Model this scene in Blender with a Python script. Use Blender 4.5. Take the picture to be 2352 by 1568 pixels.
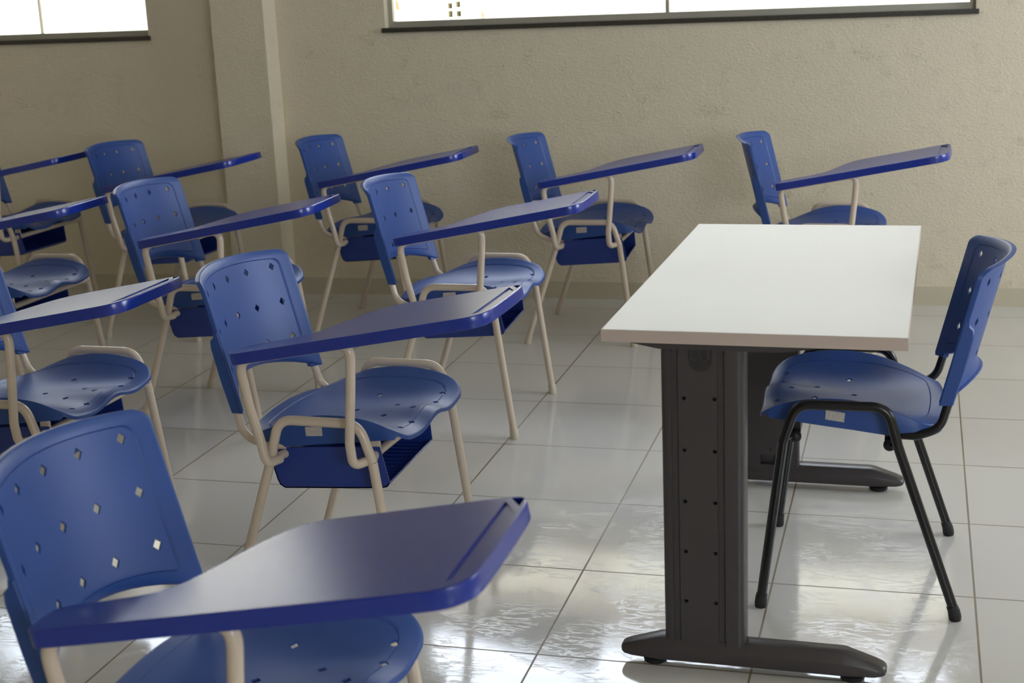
import bpy, bmesh, math, random
from mathutils import Vector, Matrix
random.seed(7)
for o in list(bpy.data.objects): bpy.data.objects.remove(o)
SC = bpy.context.scene
COL = SC.collection
T = 0.46                                   # floor tile pitch in metres

# ------------------------------------------------------------------ camera
CAM = Vector((-0.61338, -2.77345, 1.43830))
PITCH, ROLL, YAW = 0.250564, -0.0432633, -0.278387
fw = Vector((math.sin(YAW)*math.cos(PITCH), math.cos(YAW)*math.cos(PITCH), -math.sin(PITCH)))
rt = Vector((math.cos(YAW), -math.sin(YAW), 0))
up = rt.cross(fw)
r2 = rt*math.cos(ROLL) + up*math.sin(ROLL)
u2 = -rt*math.sin(ROLL) + up*math.cos(ROLL)
cd = bpy.data.cameras.new('camera')
cam = bpy.data.objects.new('camera', cd)
COL.objects.link(cam)
cam.matrix_world = Matrix(((r2.x, u2.x, -fw.x, CAM.x), (r2.y, u2.y, -fw.y, CAM.y), (r2.z, u2.z, -fw.z, CAM.z), (0, 0, 0, 1)))
cd.sensor_width = 36.0
cd.lens = 3329.13/2352*36
cd.clip_start = 0.05
cd.dof.use_dof = True
cd.dof.focus_distance = 3.55
cd.dof.aperture_fstop = 6.3
SC.camera = cam
SC.view_settings.view_transform = 'Standard'
SC.view_settings.look = 'None'
SC.view_settings.gamma = 1
SC.view_settings.exposure = 0.52
SC.view_settings.use_curve_mapping = False

# ------------------------------------------------------------------ sky
w = bpy.data.worlds.new('sky'); SC.world = w; w.use_nodes = True
bgn = w.node_tree.nodes['Background']
bgn.inputs[0].default_value = (0.78, 0.87, 1.0, 1)
bgn.inputs[1].default_value = 9.5

def area(name, loc, rot, sx, sy, power, color):
    l = bpy.data.lights.new(name, 'AREA'); l.shape = 'RECTANGLE'; l.size = sx; l.size_y = sy
    l.energy = power; l.color = color
    o = bpy.data.objects.new(name, l); COL.objects.link(o); o.location = loc; o.rotation_euler = rot
    return o
RX0, RX1, RY0, RY1, RZ = -6.6, 3.0, -4.6, 3.418, 2.9
# portals help the renderer find the daylight through the windows and the added openings
def portal(loc, rot, sx, sy):
    l = area('opening_portal', loc, rot, sx, sy, 1, (1, 1, 1)); l.data.cycles.is_portal = True
W2 = (-2.905, -0.405); W1 = (-6.3, -4.078); WZ = (1.212, 2.30)
SIDE_FILL_HOLES = [(0.7, 2.8)]; SZ = (1.2, 2.45)  # unseen opening added in the right wall to bring in side light
BACK_FILL_HOLES = [(1.0, 2.7)]; BZ = (1.1, 2.4)  # unseen opening added behind the camera to light camera-facing surfaces
for a, b in (W1, W2): portal(((a+b)/2, RY1+0.14, sum(WZ)/2), (-math.pi/2, 0, 0), b-a, WZ[1]-WZ[0])
for a, b in SIDE_FILL_HOLES: portal((RX1+0.14, (a+b)/2, sum(SZ)/2), (0, math.pi/2, 0), SZ[1]-SZ[0], b-a)
for a, b in BACK_FILL_HOLES: portal(((a+b)/2, RY0-0.14, sum(BZ)/2), (math.pi/2, 0, 0), b-a, BZ[1]-BZ[0])

# ------------------------------------------------------------------ materials
def srgb(r, g, b):
    f = lambda c: (c/255/12.92) if c/255 <= .04045 else ((c/255+.055)/1.055)**2.4
    return (f(r), f(g), f(b), 1)
class NT:
    def __init__(s, name):
        s.m = bpy.data.materials.new(name); s.m.use_nodes = True
        s.t = s.m.node_tree; s.b = s.t.nodes['Principled BSDF']
    def n(s, kind, **kw):
        nd = s.t.nodes.new(kind)
        for k, v in kw.items():
            if k.startswith('_'): nd.inputs[int(k[1:]) if k[1:].isdigit() else k[1:].replace('_', ' ')].default_value = v
            else: setattr(nd, k, v)
        return nd
    def l(s, a, b): s.t.links.new(a, b)
    def math(s, op, a, b=None, c=None):
        nd = s.t.nodes.new('ShaderNodeMath'); nd.operation = op
        for i, v in enumerate((a, b, c)):
            if v is None: continue
            if hasattr(v, 'links') or hasattr(v, 'is_linked'): s.l(v, nd.inputs[i])
            else: nd.inputs[i].default_value = v
        return nd.outputs[0]
    def mix(s, f, a, b):
        nd = s.t.nodes.new('ShaderNodeMix'); nd.data_type = 'RGBA'
        for i, v in ((0, f), (6, a), (7, b)):
            if hasattr(v, 'is_linked'): s.l(v, nd.inputs[i])
            else: nd.inputs[i].default_value = v
        return nd.outputs[2]
    def coord(s): return s.n('ShaderNodeTexCoord').outputs['Object']
    def noise(s, vec, scale, detail=3, rough=.5):
        nd = s.n('ShaderNodeTexNoise'); s.l(vec, nd.inputs['Vector'])
        nd.inputs['Scale'].default_value = scale; nd.inputs['Detail'].default_value = detail; nd.inputs['Roughness'].default_value = rough
        return nd.outputs[0]
    def mapping(s, vec, rot=(0, 0, 0), sc=(1, 1, 1)):
        nd = s.n('ShaderNodeMapping'); s.l(vec, nd.inputs[0]); nd.inputs['Rotation'].default_value = rot; nd.inputs['Scale'].default_value = sc
        return nd.outputs[0]
    def bump(s, h, strength, dist):
        nd = s.n('ShaderNodeBump'); s.l(h, nd.inputs['Height']); nd.inputs['Strength'].default_value = strength; nd.inputs['Distance'].default_value = dist
        s.l(nd.outputs[0], s.b.inputs['Normal']); return nd
def mat(name, col, rough=.5, metal=0, spec=.5, coat=0, var=.04, vscale=6, bump=None):
    k = NT(name); v = k.coord()
    n = k.noise(v, vscale, 4)
    c2 = tuple(x*(1-var*2) for x in col[:3]) + (1,); c1 = tuple(min(1, x*(1+var*2)) for x in col[:3]) + (1,)
    k.l(k.mix(n, c1, c2), k.b.inputs['Base Color'])
    k.b.inputs['Roughness'].default_value = rough; k.b.inputs['Metallic'].default_value = metal
    k.b.inputs['Specular IOR Level'].default_value = spec; k.b.inputs['Coat Weight'].default_value = coat
    if bump: k.bump(k.noise(v, bump[0], 2), bump[1], bump[2])
    return k.m
BLUE = mat('blue_plastic', srgb(42, 77, 147), .43, spec=.5, bump=(900, .12, .0004))
BASKET = mat('dark_blue_plastic', srgb(36, 60, 140), .42, bump=(900, .1, .0004))
TAB = mat('tablet_blue_plastic', srgb(18, 48, 150), .25, spec=.75, var=.03, bump=(1200, .06, .0003))
CREAM = mat('cream_enamel', srgb(214, 197, 176), .22, spec=.6, var=.02)
BLACK = mat('black_enamel', srgb(20, 19, 20), .28, spec=.5)
RUBBER = mat('black_rubber', srgb(24, 23, 24), .55)
CREAMCAP = mat('cream_foot_cap', srgb(205, 194, 172), .45)
STEEL = mat('charcoal_enamel', srgb(67, 62, 62), .36, spec=.45, bump=(1500, .08, .0003))
STEEL2 = mat('charcoal_cap_plastic', srgb(46, 43, 41), .4)
HOLE = mat('dark_socket', srgb(12, 12, 12), .8)
TOPW = mat('white_laminate', srgb(221, 220, 214), .42, spec=.4, var=.008)
EDGE = mat('beige_edge_band', srgb(196, 178, 166), .45, var=.01)
ALU = mat('grey_aluminium', srgb(176, 172, 158), .4, metal=.2)
GRAN = None
def granite():
    k = NT('dark_granite'); v = k.coord(); n = k.noise(v, 260, 3, .7)
    r = k.n('ShaderNodeValToRGB'); k.l(n, r.inputs[0]); r.color_ramp.elements[0].position = .4; r.color_ramp.elements[1].position = .7
    r.color_ramp.elements[0].color = srgb(38, 37, 32); r.color_ramp.elements[1].color = srgb(88, 82, 70)
    k.l(r.outputs[0], k.b.inputs['Base Color']); k.b.inputs['Roughness'].default_value = .3; return k.m
GRAN = granite()
def wallmat(name, col, strength=.5):
    k = NT(name); v = k.coord()
    big = k.noise(v, .9, 3); fine = k.noise(k.mapping(v, sc=(1, 1, 1.5)), 95, 4, .62); med = k.noise(v, 14, 5, .6)
    c1 = col; c2 = tuple(x*.93 for x in col[:3]) + (1,)
    k.l(k.mix(big, c1, c2), k.b.inputs['Base Color'])
    k.b.inputs['Roughness'].default_value = .55; k.b.inputs['Specular IOR Level'].default_value = .35
    # a few trowel ridges
    rid = k.noise(k.mapping(v, rot=(0, .5, 0), sc=(.5, 1, 1.6)), 7, 6, .7)
    line = k.math('SUBTRACT', 1.0, k.math('MULTIPLY', k.math('ABSOLUTE', k.math('SUBTRACT', rid, .5)), 30.0))
    line = k.math('MULTIPLY', k.math('MAXIMUM', line, 0.0), k.math('GREATER_THAN', med, .6))
    h = k.math('ADD', k.math('ADD', fine, k.math('MULTIPLY', med, .8)), k.math('MULTIPLY', line, .5))
    k.bump(h, strength, .004); return k.m
WALL = wallmat('cream_textured_paint', srgb(234, 221, 194), .95)
SKIRT = mat('beige_baseboard_tile', srgb(204, 194, 168), .3, var=.02)
CEIL = mat('white_ceiling_paint', srgb(235, 232, 222), .7)
def floormat():
    k = NT('pale_glazed_floor_tile'); v = k.coord()
    sep = k.n('ShaderNodeSeparateXYZ'); k.l(v, sep.inputs[0])
    def line(o, wd):
        f = k.math('FRACT', k.math('ADD', k.math('DIVIDE', o, T), 100.5))
        return k.math('LESS_THAN', k.math('ABSOLUTE', k.math('SUBTRACT', f, .5)), wd/T/2)
    def groove(wd): return k.math('MAXIMUM', line(sep.outputs[0], wd), line(sep.outputs[1], wd))
    g = groove(.0048)
    # per tile tint
    fl = k.n('ShaderNodeCombineXYZ')
    k.l(k.math('FLOOR', k.math('DIVIDE', sep.outputs[0], T)), fl.inputs[0]); k.l(k.math('FLOOR', k.math('DIVIDE', sep.outputs[1], T)), fl.inputs[1])
    wn = k.n('ShaderNodeTexWhiteNoise'); k.l(fl.outputs[0], wn.inputs[0])
    big = k.noise(v, 1.3, 3)
    tile = k.mix(wn.outputs[0], srgb(216, 213, 206), srgb(222, 219, 212))
    tile = k.mix(big, tile, srgb(214, 210, 204))
    # small specks
    sp = k.math('GREATER_THAN', k.noise(v, 60, 2), .80)
    tile = k.mix(k.math('MULTIPLY', sp, .5), tile, srgb(120, 110, 95))
    gcol = k.mix(k.noise(v, 3.5, 3), srgb(150, 138, 108), srgb(112, 92, 76))
    k.l(k.mix(g, tile, gcol), k.b.inputs['Base Color'])
    # embossed streaks, turned from tile to tile
    vs = k.mapping(v, rot=(0, 0, .45), sc=(22, 70, 1))
    off = k.n('ShaderNodeVectorMath', operation='ADD'); k.l(vs, off.inputs[0])
    sc_ = k.n('ShaderNodeVectorMath', operation='SCALE'); k.l(wn.outputs[1], sc_.inputs[0]); sc_.inputs[3].default_value = 9
    k.l(sc_.outputs[0], off.inputs[1])
    n1 = k.noise(off.outputs[0], 1.0, 3, .6)
    ln = k.math('MAXIMUM', k.math('SUBTRACT', 1.0, k.math('MULTIPLY', k.math('ABSOLUTE', k.math('SUBTRACT', n1, .52)), 22.0)), 0.0)
    mask = k.noise(v, 7, 3)
    ln = k.math('MULTIPLY', ln, k.math('MINIMUM', k.math('MULTIPLY', k.math('MAXIMUM', k.math('SUBTRACT', mask, .42), 0.0), 8.0), 1.0))
    rough = k.math('ADD', .085, k.math('MULTIPLY', ln, .12))
    rough = k.math('ADD', rough, k.math('MULTIPLY', g, .4))
    k.l(rough, k.b.inputs['Roughness'])
    k.b.inputs['Specular IOR Level'].default_value = .55
    h = k.math('ADD', k.math('MULTIPLY', ln, .13), k.math('MULTIPLY', k.noise(v, 9, 3), .05))
    h = k.math('SUBTRACT', h, k.math('MULTIPLY', groove(.006), 1.4))
    k.bump(h, .35, .0012); return k.m
FLOOR = floormat()
def outmat():
    k = NT('whitewashed_outside_wall'); v = k.coord()
    n = k.noise(v, 2.2, 6, .65); st = k.noise(k.mapping(v, sc=(3, 1, .6)), 2.0, 5, .7)
    c = k.mix(k.math('MINIMUM', k.math('MULTIPLY', k.math('MAXIMUM', k.math('SUBTRACT', n, .45), 0.0), 5.0), 1.0), srgb(232, 226, 206), srgb(190, 178, 148))
    s = k.math('MINIMUM', k.math('MULTIPLY', k.math('MAXIMUM', k.math('SUBTRACT', st, .64), 0.0), 14.0), 1.0)
    sx = k.n('ShaderNodeSeparateXYZ'); k.l(v, sx.inputs[0])
    wob = k.math('MULTIPLY', k.math('SUBTRACT', k.noise(v, 9, 3), .5), .08)
    d = k.math('ABSOLUTE', k.math('ADD', k.math('ADD', sx.outputs[0], 3.575), wob))
    drip = k.math('MULTIPLY', k.math('LESS_THAN', d, .028), k.math('GREATER_THAN', k.math('ADD', sx.outputs[2], wob), 1.235))
    s = k.math('MAXIMUM', s, k.math('MULTIPLY', drip, .9))
    k.l(k.mix(s, c, srgb(120, 96, 50)), k.b.inputs['Base Color']); k.b.inputs['Roughness'].default_value = .85; return k.m
OUT = outmat()
ROOFT = mat('dark_roof_tile', srgb(120, 108, 98), .8)
GROUND = mat('outside_concrete', srgb(190, 186, 175), .9)
def glassmat():
    k = NT('window_glass'); k.t.nodes.remove(k.b)
    tr = k.n('ShaderNodeBsdfTransparent'); gl = k.n('ShaderNodeBsdfGlossy'); gl.inputs['Roughness'].default_value = .02
    lw = k.n('ShaderNodeFresnel'); lw.inputs[0].default_value = 1.45
    mx = k.n('ShaderNodeMixShader'); k.l(lw.outputs[0], mx.inputs[0]); k.l(tr.outputs[0], mx.inputs[1]); k.l(gl.outputs[0], mx.inputs[2])
    k.l(mx.outputs[0], k.t.nodes['Material Output'].inputs[0]); return k.m
GLASS = glassmat()
def platemat(pink=False):
    k = NT('printed_label_paper'); v = k.coord(); sep = k.n('ShaderNodeSeparateXYZ'); k.l(v, sep.inputs[0])
    f = k.math('FRACT', k.math('MULTIPLY', sep.outputs[2], 260.0))
    row = k.math('LESS_THAN', f, .35)
    nn = k.math('GREATER_THAN', k.noise(k.mapping(v, sc=(1, 1, .3)), 420, 1), .47)
    dark = k.math('MULTIPLY', k.math('MULTIPLY', row, nn), .55)
    k.l(k.mix(dark, srgb(205, 196, 188), srgb(95, 82, 80)), k.b.inputs['Base Color']); k.b.inputs['Roughness'].default_value = .4; return k.m
PLATE = platemat()

# ------------------------------------------------------------------ helpers
def link(name, me, m, parent=None, smooth=None):
    o = bpy.data.objects.new(name, me); COL.objects.link(o)
    if m and not me.materials: me.materials.append(m)
    if parent: o.parent = parent
    if smooth is not None:
        me.polygons.foreach_set('use_smooth', [True]*len(me.polygons))
        me.set_sharp_from_angle(angle=math.radians(smooth))
    return o
def from_bm(name, bm, m, parent=None, smooth=None, normals=True):
    if normals: bmesh.ops.recalc_face_normals(bm, faces=bm.faces)
    me = bpy.data.meshes.new(name); bm.to_mesh(me); bm.free()
    return link(name, me, m, parent, smooth)
def tag(o, label=None, cat=None, group=None, kind=None):
    for k, v in (('label', label), ('category', cat), ('group', group), ('kind', kind)):
        if v: o[k] = v
    return o
def empty(name, loc, rz=0):
    o = bpy.data.objects.new(name, None); COL.objects.link(o); o.location = loc; o.rotation_euler = (0, 0, rz)
    o.empty_display_size = .1; return o
def box(bm, x0, x1, y0, y1, z0, z1):
    vs = [bm.verts.new((x, y, z)) for x in (x0, x1) for y in (y0, y1) for z in (z0, z1)]
    for f in ((0, 1, 3, 2), (4, 6, 7, 5), (0, 4, 5, 1), (2, 3, 7, 6), (0, 2, 6, 4), (1, 5, 7, 3)): bm.faces.new([vs[i] for i in f])
    return vs
def bevel_all(bm, w_, seg=2, ang=30):
    es = [e for e in bm.edges if len(e.link_faces) == 2 and e.calc_face_angle(0) > math.radians(ang)]
    bmesh.ops.bevel(bm, geom=es, offset=w_, segments=seg, affect='EDGES', profile=.6, clamp_overlap=True)
def fillet(pts, rads, seg=8):
    out = [Vector(pts[0])]
    for i in range(1, len(pts)-1):
        p, a, b = Vector(pts[i]), Vector(pts[i-1]), Vector(pts[i+1])
        d1 = (a-p); d2 = (b-p); l1, l2 = d1.length, d2.length; d1.normalize(); d2.normalize()
        ang = d1.angle(d2); r = rads[i-1] if isinstance(rads, (list, tuple)) else rads
        t = min(r/math.tan(ang/2), l1*.49, l2*.49)
        s, e = p+d1*t, p+d2*t
        for k in range(seg+1):
            u = k/seg; out.append(s*(1-u)**2 + p*2*u*(1-u) + e*u*u)
    out.append(Vector(pts[-1])); return out
def tube(bm, path, r, n=14, cap=True):
    path = [Vector(p) for p in path]; rs = r if isinstance(r, (list, tuple)) else [r]*len(path)
    tan = []
    for i in range(len(path)):
        a = path[max(i-1, 0)]; b = path[min(i+1, len(path)-1)]; tan.append((b-a).normalized())
    ref = Vector((0, 0, 1)) if abs(tan[0].z) < .9 else Vector((0, 1, 0))
    u = tan[0].cross(ref).normalized(); rings = []
    for i, p in enumerate(path):
        u = (u - tan[i]*u.dot(tan[i])).normalized(); v = tan[i].cross(u)
        rings.append([bm.verts.new(p + (u*math.cos(2*math.pi*k/n) + v*math.sin(2*math.pi*k/n))*rs[i]) for k in range(n)])
    for a, b in zip(rings, rings[1:]):
        for k in range(n): bm.faces.new((a[k], a[(k+1) % n], b[(k+1) % n], b[k]))
    if cap: bm.faces.new(rings[0][::-1]); bm.faces.new(rings[-1])
def tube_obj(name, path, r, m, parent, n=14):
    bm = bmesh.new(); tube(bm, path, r, n); return from_bm(name, bm, m, parent, 50)
def boolean(o, cutters_bm):
    cm = bpy.data.meshes.new('cut'); bmesh.ops.recalc_face_normals(cutters_bm, faces=cutters_bm.faces); cutters_bm.to_mesh(cm); cutters_bm.free()
    co = bpy.data.objects.new('cut', cm); COL.objects.link(co); co.parent = o
    md = o.modifiers.new('b', 'BOOLEAN'); md.object = co; md.operation = 'DIFFERENCE'; md.solver = 'EXACT'
    bpy.context.view_layer.update()
    dg = bpy.context.evaluated_depsgraph_get()
    me = bpy.data.meshes.new_from_object(o.evaluated_get(dg)); o.modifiers.clear()
    old = o.data; o.data = me; bpy.data.objects.remove(co); bpy.data.meshes.remove(cm); bpy.data.meshes.remove(old)
def prism(bm, pts2, f, d0, d1):
    """closed prism; pts2 outline, f(p,d) -> 3D"""
    a = [bm.verts.new(f(p, d0)) for p in pts2]; b = [bm.verts.new(f(p, d1)) for p in pts2]
    n = len(pts2); bm.faces.new(a[::-1]); bm.faces.new(b)
    for i in range(n): bm.faces.new((a[i], a[(i+1) % n], b[(i+1) % n], b[i]))
def interp(x, tab):
    if x <= tab[0][0]: return tab[0][1]
    for (a, b), (c, d) in zip(tab, tab[1:]):
        if x <= c:
            t = (x-a)/(c-a); return b + (d-b)*t
    return tab[-1][1]
def smooth_tab(tab, n=60):
    # Catmull-Rom resample of a table so silhouettes are smooth
    xs = [tab[0][0] + (tab[-1][0]-tab[0][0])*i/n for i in range(n+1)]; ys = [interp(x, tab) for x in xs]
    for _ in range(3): ys = [ys[0]] + [(ys[i-1]+2*ys[i]+ys[i+1])/4 for i in range(1, n)] + [ys[-1]]
    return list(zip(xs, ys))
def rrect(x0, x1, y0, y1, radii, seg=9, side=14):
    """rounded rectangle outline, radii for corners (x1,y1),(x0,y1),(x0,y0),(x1,y0), ccw, sides subdivided"""
    cs = [((x1, y1), 0), ((x0, y1), 90), ((x0, y0), 180), ((x1, y0), 270)]; sg = [(-1, -1), (1, -1), (1, 1), (-1, 1)]
    arcs = []
    for (c, a0), (sx, sy), r in zip(cs, sg, radii):
        cx, cy = c[0]+sx*r, c[1]+sy*r
        arcs.append([(cx + r*math.cos(math.radians(a0+90*k/seg)), cy + r*math.sin(math.radians(a0+90*k/seg))) for k in range(seg+1)])
    out = []
    for i in range(4):
        out += arcs[i]; a = arcs[i][-1]; b = arcs[(i+1) % 4][0]
        for k in range(1, side): out.append((a[0]+(b[0]-a[0])*k/side, a[1]+(b[1]-a[1])*k/side))
    return out
def shell(outline, centre, surf, back, thick, skirt, name, m, parent, cutters=None, groove=None):
    """moulded plastic shell: surf(p)->point; back = unit vector to the hidden side; skirt(p)->depth of the turned edge"""
    ts = [0, .06, .14, .22, .30, .38, .46, .54, .61, .68, .74, .79, .825, .838, .845, .852, .875, .90, .925, .95, .97, .985, .995, 1.0]
    sc = lambda p, t: (centre[0]+(p[0]-centre[0])*t, centre[1]+(p[1]-centre[1])*t)
    bm = bmesh.new(); n = len(outline); back = Vector(back)
    def ring(t, off): return [bm.verts.new(Vector(surf(sc(p, t))) + back*(off(p) if callable(off) else off)) for p in outline]
    rings = [[bm.verts.new(surf(centre))]]
    for t in ts[1:]:
        d = 0
        if t == .845 and groove: d = groove
        if t == .995: d = .0008
        if t == 1.0: d = .0028
        rings.append(ring(t, d))
    rings.append(ring(1.0, lambda p: max(skirt(p), .005)))
    rings.append(ring(.9825, lambda p: max(skirt(p), .005)))
    for t in [.9815, .92, .84, .70, .5, .3, .14]: rings.append(ring(t, thick))
    rings.append([bm.verts.new(Vector(surf(centre)) + back*thick)])
    for a, b in zip(rings, rings[1:]):
        if len(a) == 1:
            for k in range(n): bm.faces.new((a[0], b[k], b[(k+1) % n]))
        elif len(b) == 1:
            for k in range(n): bm.faces.new((a[k], b[0], a[(k+1) % n]))
        else:
            for k in range(n): bm.faces.new((a[k], b[k], b[(k+1) % n], a[(k+1) % n]))
    o = from_bm(name, bm, m, parent)
    if cutters: boolean(o, cutters)
    return o
def join_into(o, bm2):
    bm = bmesh.new(); bm.from_mesh(o.data)
    bmesh.ops.recalc_face_normals(bm2, faces=bm2.faces)
    tmp = bpy.data.meshes.new('t'); bm2.to_mesh(tmp); bm2.free(); bm.from_mesh(tmp); bpy.data.meshes.remove(tmp)
    bm.to_mesh(o.data); bm.free()
def shade(o, ang=40):
    me = o.data; me.polygons.foreach_set('use_smooth', [True]*len(me.polygons)); me.set_sharp_from_angle(angle=math.radians(ang)); me.update()
def copy_tree(o, parent=None):
    c = o.copy(); COL.objects.link(c); c.parent = parent
    for ch in list(o.children): copy_tree(ch, c)
    return c

# ------------------------------------------------------------------ room
def structure(name, bm, m, smooth=None):
    o = from_bm(name, bm, m, None, smooth); o['kind'] = 'structure'; return o
bm = bmesh.new(); box(bm, RX0, RX1, RY0, RY1, -.12, 0); structure('floor', bm, FLOOR)
bm = bmesh.new(); box(bm, RX0-.15, RX1+.15, RY0-.15, RY1+.15, RZ, RZ+.12); structure('ceiling', bm, CEIL)
def wall_with_holes(name, axis, pos0, pos1, lo, hi, holes, zz):
    """holes share one height range zz; a solid band below and above, posts between"""
    bm = bmesh.new()
    def b(a0, a1, z0, z1):
        if axis == 'x': box(bm, a0, a1, pos0, pos1, z0, z1)
        else: box(bm, pos0, pos1, a0, a1, z0, z1)
    b(lo, hi, -.12, zz[0]); b(lo, hi, zz[1], RZ)
    cur = lo
    for a, c in sorted(holes): b(cur, a, zz[0], zz[1]); cur = c
    b(cur, hi, zz[0], zz[1])
    return structure(name, bm, WALL)
wall_with_holes('wall_back', 'x', RY1, RY1+.15, RX0-.15, RX1+.15, [W1, W2], WZ)
wall_with_holes('wall_front', 'x', RY0-.15, RY0, RX0-.15, RX1+.15, BACK_FILL_HOLES, BZ)
wall_with_holes('wall_right', 'y', RX1, RX1+.15, RY0, RY1, SIDE_FILL_HOLES, SZ)
bm = bmesh.new(); box(bm, RX0-.15, RX0, RY0, RY1, -.12, RZ); structure('wall_left', bm, WALL)
# pillar standing out from the window wall
bm = bmesh.new(); box(bm, -3.685, -3.428, 3.288, RY1, 0, RZ); bevel_all(bm, .004, 2); structure('trim_1', bm, WALL)
# baseboards (one skirting run each side of the pillar, and round it)
def board(name, x0, x1, y0, y1):
    bm = bmesh.new(); box(bm, x0, x1, y0, y1, 0, .078); bevel_all(bm, .002, 1); structure(name, bm, SKIRT)
board('baseboard_back', -3.428, RX1, RY1-.009, RY1)
board('baseboard_left', RX0, -3.685, RY1-.009, RY1)
board('baseboard_pillar', -3.690, -3.418, 3.279, 3.288)

def window(name, x0, x1, mull):
    z0, z1 = WZ; bm = bmesh.new(); y = RY1+.045
    box(bm, x0, x1, y, y+.05, z0, z0+.026); box(bm, x0, x1, y, y+.05, z1-.03, z1)
    box(bm, x0, x0+.022, y, y+.05, z0+.026, z1-.03); box(bm, x1-.022, x1, y, y+.05, z0+.026, z1-.03)
    box(bm, x0, x1, y-.004, y+.03, 1.93, 1.955)
    for mx, mw in mull: box(bm, mx-mw, mx+mw, y-.003*(mw > .005), y+.03, z0+.026, z1-.03)
    o = structure(name, bm, ALU)
    g = bmesh.new(); box(g, x0+.022, x1-.022, y+.018, y+.022, z0+.026, z1-.03); gl = from_bm('pane', g, GLASS, o)
    return o
window('window_1', W1[0], W1[1], [(-4.672, .0012)])
window('window_2', W2[0], W2[1], [(-1.650, .0075)])
for i, (a, b) in enumerate((W1, W2)):        # thin dark granite sills
    bm = bmesh.new(); box(bm, a-.012, b+.012, RY1-.016, RY1+.15, WZ[0]-.02, WZ[0]+.0005); bevel_all(bm, .002, 1)
    structure('trim_%d' % (i+2), bm, GRAN)

# outside, seen through the windows and mirrored in the floor
bm = bmesh.new(); box(bm, -14, 9, 5.4, 5.6, -.3, 2.42)
ow = structure('wall_outside', bm, OUT)
cut = bmesh.new()
for x, z0, z1 in ((-3.236, 1.236, 1.270), (-3.236, 1.188, 1.226), (-3.262, 1.284, 1.32), (-3.187, 1.242, 1.277), (-3.185, 1.190, 1.224), (-3.184, 1.140, 1.174), (-3.19, 1.292, 1.33), (-3.236, 1.335, 1.37), (-3.19, 1.345, 1.38)):
    box(cut, x-.0165, x+.0165, 5.3, 5.585, z0, z1)
boolean(ow, cut)
bm = bmesh.new(); box(bm, -14, 9, 5.3, 5.75, 2.42, 2.66); structure('trim_4', bm, ROOFT)
bm = bmesh.new(); box(bm, -14, 9, RY1+.15, 5.4, -.3, -.2); structure('ground_outside', bm, GROUND)
bm = bmesh.new(); box(bm, 3.2, 14, -12, 8, -.3, -.2); box(bm, -14, 3.2, -14, RY0-.15, -.3, -.2); structure('ground_yard', bm, GROUND)

# ------------------------------------------------------------------ chair geometry (x forward, y to the sitter's left)
TR = .0112
SIDE = smooth_tab([(-.19, .418), (-.17, .424), (-.14, .437), (-.117, .447), (-.07, .467), (-.03, .481), (.03, .490), (.083, .4905), (.13, .4855), (.158, .479), (.2, .464), (.216, .455), (.228, .444)])
TROUGH = smooth_tab([(-.19, .443), (-.1, .437), (0, .433), (.1, .434), (.19, .437), (.215, .432), (.228, .426)])
RIDGE = smooth_tab([(-.19, 0), (-.05, .001), (.05, .006), (.14, .014), (.20, .020), (.228, .021)])
def seat_surf(p):
    x, y = p; v = min(abs(y)/.208, 1.05)
    z = interp(x, TROUGH)
    z = z + (interp(x, SIDE)-z)*v**2.6 + interp(x, RIDGE)*math.exp(-(y/.062)**2)
    return (x, y, z)
def seat_skirt(p):
    x, y = p; z = seat_surf(p)[2]
    low = interp(x, [(-.19, .409), (-.13, .406), (-.07, .4085), (.014, .4205), (.118, .432), (.19, .440), (.228, .436)])
    d = z-low
    if x > .2: d = min(d, .010)
    if x < -.16: d = min(d, .03)
    return max(d, .009)
def bow(o, cx):      # rear and front edges bow slightly outward
    out = []
    for x, y in o:
        k = 1-(y/.21)**2
        out.append((x - .018*k*max(0, (-.06-x)/.12), y) if x < cx else (x + .004*k*max(0, (x-.1)/.12), y))
    return out
SEAT_OUT = bow(rrect(-.168, .222, -.210, .210, (.045, .062, .062, .045)), .02)
def diamond(bm, c, ax, ay, d, hw, hh, L=.03):
    c = Vector(c); ax, ay, d = Vector(ax).normalized(), Vector(ay).normalized(), Vector(d).normalized()
    q = [c+ax*hw, c+ay*hh, c-ax*hw, c-ay*hh]
    a = [bm.verts.new(v-d*L) for v in q]; b = [bm.verts.new(v+d*L) for v in q]
    bm.faces.new(a[::-1]); bm.faces.new(b)
    for i in range(4): bm.faces.new((a[i], a[(i+1) % 4], b[(i+1) % 4], b[i]))
SEAT_HOLES = [(.022, .006), (.108, .040), (.098, -.046), (.165, .024), (.196, .080), (.022, -.104), (.190, -.137), (-.034, .05), (-.034, -.05), (.108, .125)]
SEAT_HOLES = [(.02, 0), (.108, .043), (.108, -.043), (.165, .0), (.192, .08), (.192, -.08), (.035, .108), (.035, -.108), (.188, .137), (.188, -.137)]
def back_x(y, z): return -.163 - .25*(z-.485) - .068*(1-(y/.212)**2)
def back_top(y): return .796 - .010*(y/.2)**2
def back_bot(y): return .487 + .040*max(0, 1-(y/.2)**2)**.8
def back_surf(p):
    y, s = p          # s 0..1 between bottom and top edge (scaled .31)
    s = s/.31; z0, z1 = back_bot(y), back_top(y); z = z0 + (z1-z0)*s
    x = back_x(y, z)
    e = max(0, (.10-s)/.10); x -= .014*e*e*max(0, 1-(y/.19)**2)       # lower lip flares back
    e = max(0, (s-.93)/.07); x -= .006*e*e                            # top lip rolls back
    return (x, y, z)
BACK_OUT = rrect(-.213, .213, 0, .31, (.022, .022, .006, .006), side=16)
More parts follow.
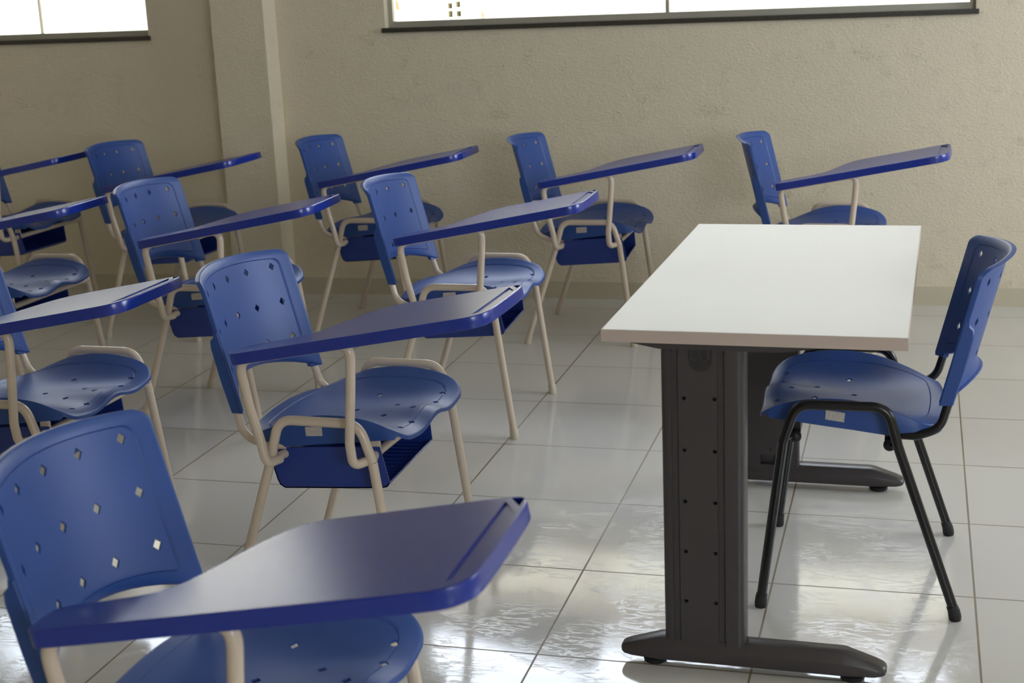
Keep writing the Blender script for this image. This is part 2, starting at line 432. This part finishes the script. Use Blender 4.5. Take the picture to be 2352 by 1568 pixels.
def make_seat(parent, plate_y):
    cut = bmesh.new()
    for x, y in SEAT_HOLES: diamond(cut, seat_surf((x, y)), (1, 0, 0), (0, 1, 0), (0, 0, 1), .009, .009)
    o = shell(SEAT_OUT, (.02, 0), seat_surf, (0, 0, -1), .0045, seat_skirt, 'seat', BLUE, parent, cut, groove=.0016)
    shade(o, 38)
    # small printed label stuck on the turned-down side
    s = plate_y; bm = bmesh.new(); yb = s*.2112
    q = [(-.013, .4595), (.028, .4630), (.029, .4415), (-.012, .4380)]
    if s > 0: q = [(.033, .4585), (.075, .4640), (.076, .4425), (.035, .4370)]
    a = [bm.verts.new((x, yb-s*.002, z)) for x, z in q]; b = [bm.verts.new((x, yb+s*.0006, z)) for x, z in q]
    bm.faces.new(a); bm.faces.new(b[::-1])
    for i in range(4): bm.faces.new((a[i], a[(i+1) % 4], b[(i+1) % 4], b[i]))
    pl = from_bm('label_plate', bm, PLATE, o); pl['label'] = 'small white printed label plate with tiny grey writing'
    return o
def make_back(parent):
    cut = bmesh.new()
    for z in (.748, .660, .572):
        for y in (-.150, -.072, .008, .086, .165):
            yy = y-.006
            x = back_x(yy, z); nx = Vector((1, -.068*2*yy/.212**2*1.0, .25)).normalized()
            ay = Vector((-.25, 0, 1)).normalized(); ax = nx.cross(ay)
            diamond(cut, (x, yy, z), ax, ay, nx, .0086, .0106)
    o = shell(BACK_OUT, (0, .155), back_surf, (-1, 0, -.25), .0042, lambda p: .012 if p[1] > .02 else .010, 'backrest', BLUE, parent, cut, groove=.0016)
    # sleeves that take the two uprights
    bm = bmesh.new()
    for s in (-1, 1):
        prof = []
        for z, d in ((.484, .030), (.56, .032), (.635, .030), (.652, .026), (.660, .016), (.672, .012)): prof.append((z, d))
        rows = []
        for z, d in prof:
            xf = back_x(.2125, z) - .003
            rows.append([bm.verts.new((xf, s*.2135, z)), bm.verts.new((xf-.002, s*.2152, z)), bm.verts.new((xf-d+.003, s*.2152, z)), bm.verts.new((xf-d, s*.212, z)), bm.verts.new((xf-d, s*.190, z)), bm.verts.new((xf-min(d, .018), s*.187, z)), bm.verts.new((xf-.006, s*.206, z))])
        for a, b in zip(rows, rows[1:]):
            for k in range(7): bm.faces.new((a[k], a[(k+1) % 7], b[(k+1) % 7], b[k]))
        bm.faces.new(rows[0]); bm.faces.new(rows[-1][::-1])
    join_into(o, bm); shade(o, 38)
    return o
def make_frame(parent, m, capm, black):
    for s in (-1, 1):
        ya, yb = s*.250, s*.2525
        arch = fillet([(.159, ya, .420), (.1375, ya, .487), (-.057, ya, .487), (-.0765, ya, .420)], [.050, .050], 10)
        # side rail with both bends
        tube_obj('side_rail', [(.165, ya, .400)] + arch + [(-.0815, ya, .400)], TR, m, parent)
        for x0, x1 in ((.165, .214), (-.0815, -.214)):
            lg = tube_obj('leg', [(x0, ya, .400), (x1, yb, .012)], TR, m, parent)
            bm = bmesh.new(); k = .012/.39*(x1-x0)
            tube(bm, [(x1-k*2.1, yb, .034), (x1-k*.9, yb, .022), (x1-k*.2, yb, .008), (x1, yb, 0)], [TR+.0012, TR+.0022, TR+.0030, TR+.0016], 16)
            from_bm('foot_cap', bm, capm, lg, 50)
        up_ = fillet([(-.068, s*.200, .410), (-.12, s*.206, .410), (-.170, s*.208, .430), (-.1945, s*.2025, .52), (-.215, s*.202, .60)], [.03, .05, .05], 9)
        tube_obj('back_support', up_, .0098, m, parent)
    for x, z in ((.150, .402), (-.072, .3905)):
        if black:
            z -= .002
            bm = bmesh.new()
            xk = x-.009 if x > 0 else x+.008
            tube(bm, [(xk, -.212, z), (xk, .212, z)], .0105, 14)
            for s in (-1, 1): tube(bm, [(xk, s*.205, z), (x+(.013 if x > 0 else -.009), s*.248, z+.006)], .006, 10)
            from_bm('crossbar', bm, m, parent, 50)
            for s in (-1, 1):
                bm = bmesh.new()
                tube(bm, [(xk, s*.206, z), (xk, s*.214, z), (xk, s*.219, z), (xk, s*.2215, z), (xk, s*.2225, z)], [.0135, .0138, .0115, .007, .002], 18)
                from_bm('end_plug', bm, RUBBER, parent, 50)
        else:
            xl = x+(.012 if x > 0 else -.009)
            tube_obj('crossbar', [(xl, -.245, z), (x, -.20, z), (x, .20, z), (xl, .245, z)], .0105, m, parent)
        for s in (-1, 1):
            bm = bmesh.new(); xk = x-.009 if (black and x > 0) else x+.008*black
            zt = interp(xk, [(-.19, .409), (-.07, .4085), (.014, .4205), (.118, .432), (.19, .440)]) + .012
            ww = .011
            prism(bm, [(xk-ww, z), (xk+ww, z), (xk+ww, zt), (xk-ww, zt)], lambda p, d: (p[0], d, p[1]), s*.190, s*.2015)
            from_bm('bracket', bm, m, parent, 30)

# tablet
SL = .184; TX, TZ = -.139, .649
TAB_PTS = [(-.139, -.296), (-.134, -.306), (-.120, -.3105), (.2, -.3135), (.405, -.3155), (.430, -.312), (.448, -.300), (.4585, -.282), (.463, -.255), (.4615, -.10), (.459, -.040), (.454, -.020), (.444, -.0095), (.430, -.006),
           (.30, -.006), (.18, -.006), (.152, -.008), (.132, -.014), (.114, -.026), (.098, -.044), (.082, -.074), (.067, -.112), (.052, -.152), (.038, -.186), (.022, -.208), (.002, -.221), (-.03, -.2275), (-.10, -.231), (-.122, -.234), (-.134, -.242), (-.139, -.256)]
def chaikin(p, n=2):
    for _ in range(n):
        q = []
        for a, b in zip(p, p[1:]+p[:1]):
            q += [(a[0]*.75+b[0]*.25, a[1]*.75+b[1]*.25), (a[0]*.25+b[0]*.75, a[1]*.25+b[1]*.75)]
        p = q
    return p
TAB_O = chaikin(TAB_PTS, 2)
NRM = Vector((-SL, 0, 1)).normalized()
def tpt(p, d): return Vector((p[0], p[1], TZ + SL*(p[0]-TX))) - NRM*d
def make_tablet(parent):
    bm = bmesh.new(); n = len(TAB_O); cx, cy = .15, -.17
    # inset outline by walking along normals
    nr = []
    for i in range(n):
        a, b = TAB_O[i-1], TAB_O[(i+1) % n]; t = Vector((b[0]-a[0], b[1]-a[1])).normalized(); nr.append(Vector((-t.y, t.x)))
    def ring(ins, d): return [bm.verts.new(tpt((p[0]+q.x*ins, p[1]+q.y*ins), d)) for p, q in zip(TAB_O, nr)]
    rg = [ring(.0022, 0), ring(.0011, .0003), ring(.0003, .0011), ring(0, .0024), ring(0, .0245), ring(.0005, .0255), ring(.0015, .026)]
    bm.faces.new(rg[0])
    for a, b in zip(rg, rg[1:]):
        for k in range(n): bm.faces.new((a[k], b[k], b[(k+1) % n], a[(k+1) % n]))
    bm.faces.new(rg[-1][::-1])
    o = from_bm('writing_tablet', bm, TAB, parent)
    cut = bmesh.new()
    prism(cut, [(.427, -.288), (.4515, -.262), (.4500, -.070), (.4250, -.024)], lambda p, d: tpt(p, d), .0032, -.01)
    prism(cut, [(.430, -.0125), (.4465, -.0150), (.4515, -.0240), (.4515, -.050)], lambda p, d: tpt(p, d), .014, -.01)
    boolean(o, cut); shade(o, 35)
    for p in o.data.polygons:                        # flat faces stay flat
        if p.area > 4e-4: p.use_smooth = False
    return o
def make_basket(parent):
    bm = bmesh.new(); th = .003
    yn, yf = -.2045, .150
    near = [(-.114, .402), (-.106, .363), (-.097, .327), (-.091, .314), (-.079, .307), (.160, .323), (.176, .327), (.183, .336), (.164, .421), (.015, .412)]
    far = [(-.112, .404), (-.106, .363), (-.097, .327), (-.091, .314), (-.079, .307), (.128, .309), (.143, .314), (.150, .322), (.143, .415)]
    def pan(pf, y0, y1): prism(bm, pf, lambda p, d: (p[0], d, p[1]), y0, y1)
    pan(near, yn, yn+th); pan(far, yf-th, yf)
    # bottom and rear skin, lofted from near to far profile
    m_ = 12
    for i in range(0, 7):
        q = []
        a, b = near[i], near[i+1]; c, d = far[i], far[i+1]
        tn = Vector((b[0]-a[0], b[1]-a[1])).normalized(); nn = Vector((-tn.y, tn.x))*th
        v = [bm.verts.new((a[0], yn, a[1])), bm.verts.new((b[0], yn, b[1])), bm.verts.new((d[0], yf, d[1])), bm.verts.new((c[0], yf, c[1]))]
        u = [bm.verts.new((a[0]+nn.x, yn, a[1]+nn.y)), bm.verts.new((b[0]+nn.x, yn, b[1]+nn.y)), bm.verts.new((d[0]+nn.x, yf, d[1]+nn.y)), bm.verts.new((c[0]+nn.x, yf, c[1]+nn.y))]
        bm.faces.new(v); bm.faces.new(u[::-1])
        for k in range(4): bm.faces.new((v[k], v[(k+1) % 4], u[(k+1) % 4], u[k]))
    # ribs along the tray floor
    for k in range(1, m_):
        y = yn + (yf-yn)*k/m_; f = k/m_; x1 = .165*(1-f)+.135*f; z1 = .327*(1-f)+.314*f
        prism(bm, [(-.075, .309), (x1, z1), (x1, z1+.0042), (-.075, .3135)], lambda p, d: (p[0], d, p[1]), y-.001, y+.001)
    return from_bm('book_basket', bm, BASKET, parent, 30)
def make_arm(parent):
    z = lambda x, d: TZ + SL*(x-TX) - d
    p = fillet([(-.066, -.240, .391), (-.078, -.283, .392), (-.086, -.2885, .450), (-.104, -.2905, .525), (-.121, -.2915, z(-.121, .020)), (.152, -.2915, z(.152, .020)), (.143, -.2905, .575), (.131, -.2885, .455), (.133, -.283, .401), (.158, -.240, .403)],
               [.022, .06, .1, .034, .030, .1, .06, .022], 8)
    return tube_obj('armrest_tube', p, .0108, CREAM, parent)

def make_tablet_chair():
    r = empty('tablet_arm_chair', (0, 0, 0))
    make_seat(r, -1); make_back(r); make_frame(r, CREAM, CREAMCAP, False)
    make_arm(r); make_tablet(r); make_basket(r)
    return r
GRP = 'blue tablet-arm chairs in rows'
CHAIRS = [
 (-1.556, -1.002, -0.2, "blue tablet-arm chair nearest the viewer, cut off by the lower left edge"),
 (-1.908, .313, -2.4, "blue tablet-arm chair in mid-floor, directly left of the white desk's grey leg"),
 (-2.035, 1.688, -0.1, "blue tablet-arm chair just behind the mid-floor one, right end of its row"),
 (-1.870, 2.858, -0.3, "blue tablet-arm chair by the wall, just left of the white desktop's far corner"),
 (-.954, 2.799, -3.2, "blue tablet-arm chair by the wall behind the white desktop, lower half hidden"),
 (-2.782, 2.878, -0.9, "blue tablet-arm chair by the wall, just right of the pillar"),
 (-2.879, 1.611, 0.8, "bright blue tablet-arm chair one row off the wall, standing before the pillar"),
 (-3.677, 2.750, -1.8, "blue tablet-arm chair by the wall, just left of the pillar"),
 (-2.772, .339, -1.2, "blue tablet-arm chair at the left edge, beside the mid-floor chair, backrest cut off"),
 (-3.709, 1.584, -0.5, "blue tablet-arm chair at left edge, one row off the wall, seat and desk tip showing"),
 (-4.528, 2.865, -2.0, "blue tablet-arm chair by the wall at the far left edge, mostly cut off"),
]
proto = make_tablet_chair()
for i, (x, y, a, lab) in enumerate(CHAIRS):
    o = proto if i == 0 else copy_tree(proto)
    o.location = (x, y, 0); o.rotation_euler = (0, 0, math.radians(a)); tag(o, lab, 'chair', GRP)

# teacher's chair
tc = empty('stacking_chair', (-.7225, .582, 0), math.pi+.012)
tag(tc, 'blue plastic chair with black legs and no writing tablet, pushed under the white desk', 'chair')
make_seat(tc, 1); make_back(tc); make_frame(tc, BLACK, RUBBER, True)

# ------------------------------------------------------------------ desk
desk = empty('teacher_desk', (-.907, .583, 0), -.018)
tag(desk, 'white topped desk on two charcoal steel pedestal legs, in front of the black legged chair', 'desk')
bm = bmesh.new(); box(bm, -.2955, .2955, -.6035, .6035, .7095, .735); bevel_all(bm, .0012, 1)
dt = from_bm('desktop', bm, TOPW, desk); dt['label'] = 'white laminate desktop'
bm = bmesh.new()                                    # edge band round the board
xo, yo, e = .2975, .6055, .0024
for (x0, x1, y0, y1) in ((-xo, xo, -yo, -yo+e), (-xo, xo, yo-e, yo), (-xo, -xo+e, -yo+e, yo-e), (xo-e, xo, -yo+e, yo-e)): box(bm, x0, x1, y0, y1, .7095, .7345)
eb = from_bm('edge_band', bm, EDGE, desk); eb['label'] = 'beige edge band of the desktop'
def pedestal(sy):
    yc = sy*.565
    f = lambda y: yc + sy*y                          # +y is the outward side
    bm = bmesh.new()
    # column: pressed profile on the outward face
    out = [(-.183, .004), (-.182, .012), (-.178, .019), (-.171, .0235), (-.1635, .0245), (-.1615, .0245), (-.1600, .0180), (-.1480, .0180), (-.1465, .0230), (-.0680, .0230), (-.0665, .0180), (-.0545, .0180), (-.0530, .0245), (-.0290, .0245), (-.0215, .0225), (-.016, .018), (-.0135, .011), (-.013, .004)]
    inn = [(-.013, -.020), (-.017, -.0245), (-.179, -.0245), (-.183, -.020)]
    prism(bm, [(x, f(y)) for x, y in out+inn], lambda p, d: (p[0], p[1], d), .056, .697)
    col = from_bm('column', bm, STEEL, desk)
    cut = bmesh.new()
    if sy < 0:
        for hx in (-.135, -.0735):
            for z in (.593, .483, .373, .263, .153): tube(cut, [(hx, f(.010), z), (hx, f(.04), z)], .0044, 14)
    else:                                            # inner face of the far column: cable slot low down
        box(cut, -.119, -.077, f(-.03), f(-.008), .0635, .092)
        tube(cut, [(-.092, f(-.03), .108), (-.092, f(-.015), .108)], .002, 10)
    boolean(col, cut); shade(col, 32)
    if sy < 0:
        bm = bmesh.new(); pts = [(-.1245, .697), (-.1245, .672)] + [(-.101 + .0235*math.cos(math.pi+math.pi*k/14), .672 + .0225*math.sin(math.pi+math.pi*k/14)) for k in range(1, 14)] + [(-.0775, .672), (-.0775, .697)]
        prism(bm, pts, lambda p, d: (p[0], f(d), p[1]), .021, .0245); bevel_all(bm, .0008, 2, 60)
        cc = from_bm('cable_cover', bm, STEEL2, col, 30); cc['label'] = 'dark rounded cover at the top of the column'
        for cx in (-.112, -.093):
            path = fillet([(cx-.0075, f(.0245), .696), (cx-.0075, f(.0245), .678), (cx, f(.0245), .671), (cx+.0075, f(.0245), .678), (cx+.0075, f(.0245), .696)], .006, 5)
            tube_obj('clip_ridge', path, .0011, STEEL, cc, 8)
    # foot: lofted bar with sloping ends
    secs = [(-.2785, .010, .026, .033), (-.276, .017, .0225, .037), (-.270, .0225, .0205, .0405), (-.255, .0265, .019, .0455), (-.195, .031, .0175, .0640), (-.187, .0315, .0175, .0650), (.181, .0315, .0175, .0650), (.190, .031, .0175, .0640), (.250, .0265, .019, .0450), (.263, .0225, .0205, .0400), (.269, .017, .0225, .0365), (.2715, .010, .026, .0325)]
    bm = bmesh.new(); rows = []
    for x, hw, z0, z1 in secs:
        h = z1-z0; tp = hw*.62
        pr = [(-hw*.93, z0), (hw*.93, z0), (hw, z0+h*.12), (hw, z0+h*.52), (hw*.96, z0+h*.62), (tp, z1-h*.03), (tp*.85, z1), (-tp*.85, z1), (-tp, z1-h*.03), (-hw*.96, z0+h*.62), (-hw, z0+h*.52), (-hw, z0+h*.12)]
        rows.append([bm.verts.new((x, yc+y, z)) for y, z in pr])
    for a, b in zip(rows, rows[1:]):
        for k in range(12): bm.faces.new((a[k], a[(k+1) % 12], b[(k+1) % 12], b[k]))
    bm.faces.new(rows[0]); bm.faces.new(rows[-1][::-1])
    ft = from_bm('foot', bm, STEEL, desk, 28)
    for px in (-.207, .203):
        bm = bmesh.new(); tube(bm, [(px, yc, 0), (px, yc, .003), (px, yc, .011), (px, yc, .014), (px, yc, .0185)], [.021, .0245, .0255, .022, .012], 24)
        lp = from_bm('levelling_pad', bm, RUBBER, ft, 40)
    # bearer plate under the top with tapered ends
    bm = bmesh.new(); pts = [(-.250, .7092), (-.250, .7075), (-.183, .6950), (.055, .6950), (.140, .7065), (.140, .7092)]
    prism(bm, pts, lambda p, d: (p[0], yc+d, p[1]), -.028, .028)
    from_bm('bearer', bm, STEEL, desk, 30)
pedestal(-1); pedestal(1)
bm = bmesh.new(); box(bm, -.125, -.075, -.54, .54, .680, .706); bevel_all(bm, .003, 1); from_bm('beam', bm, STEEL, desk, 30)
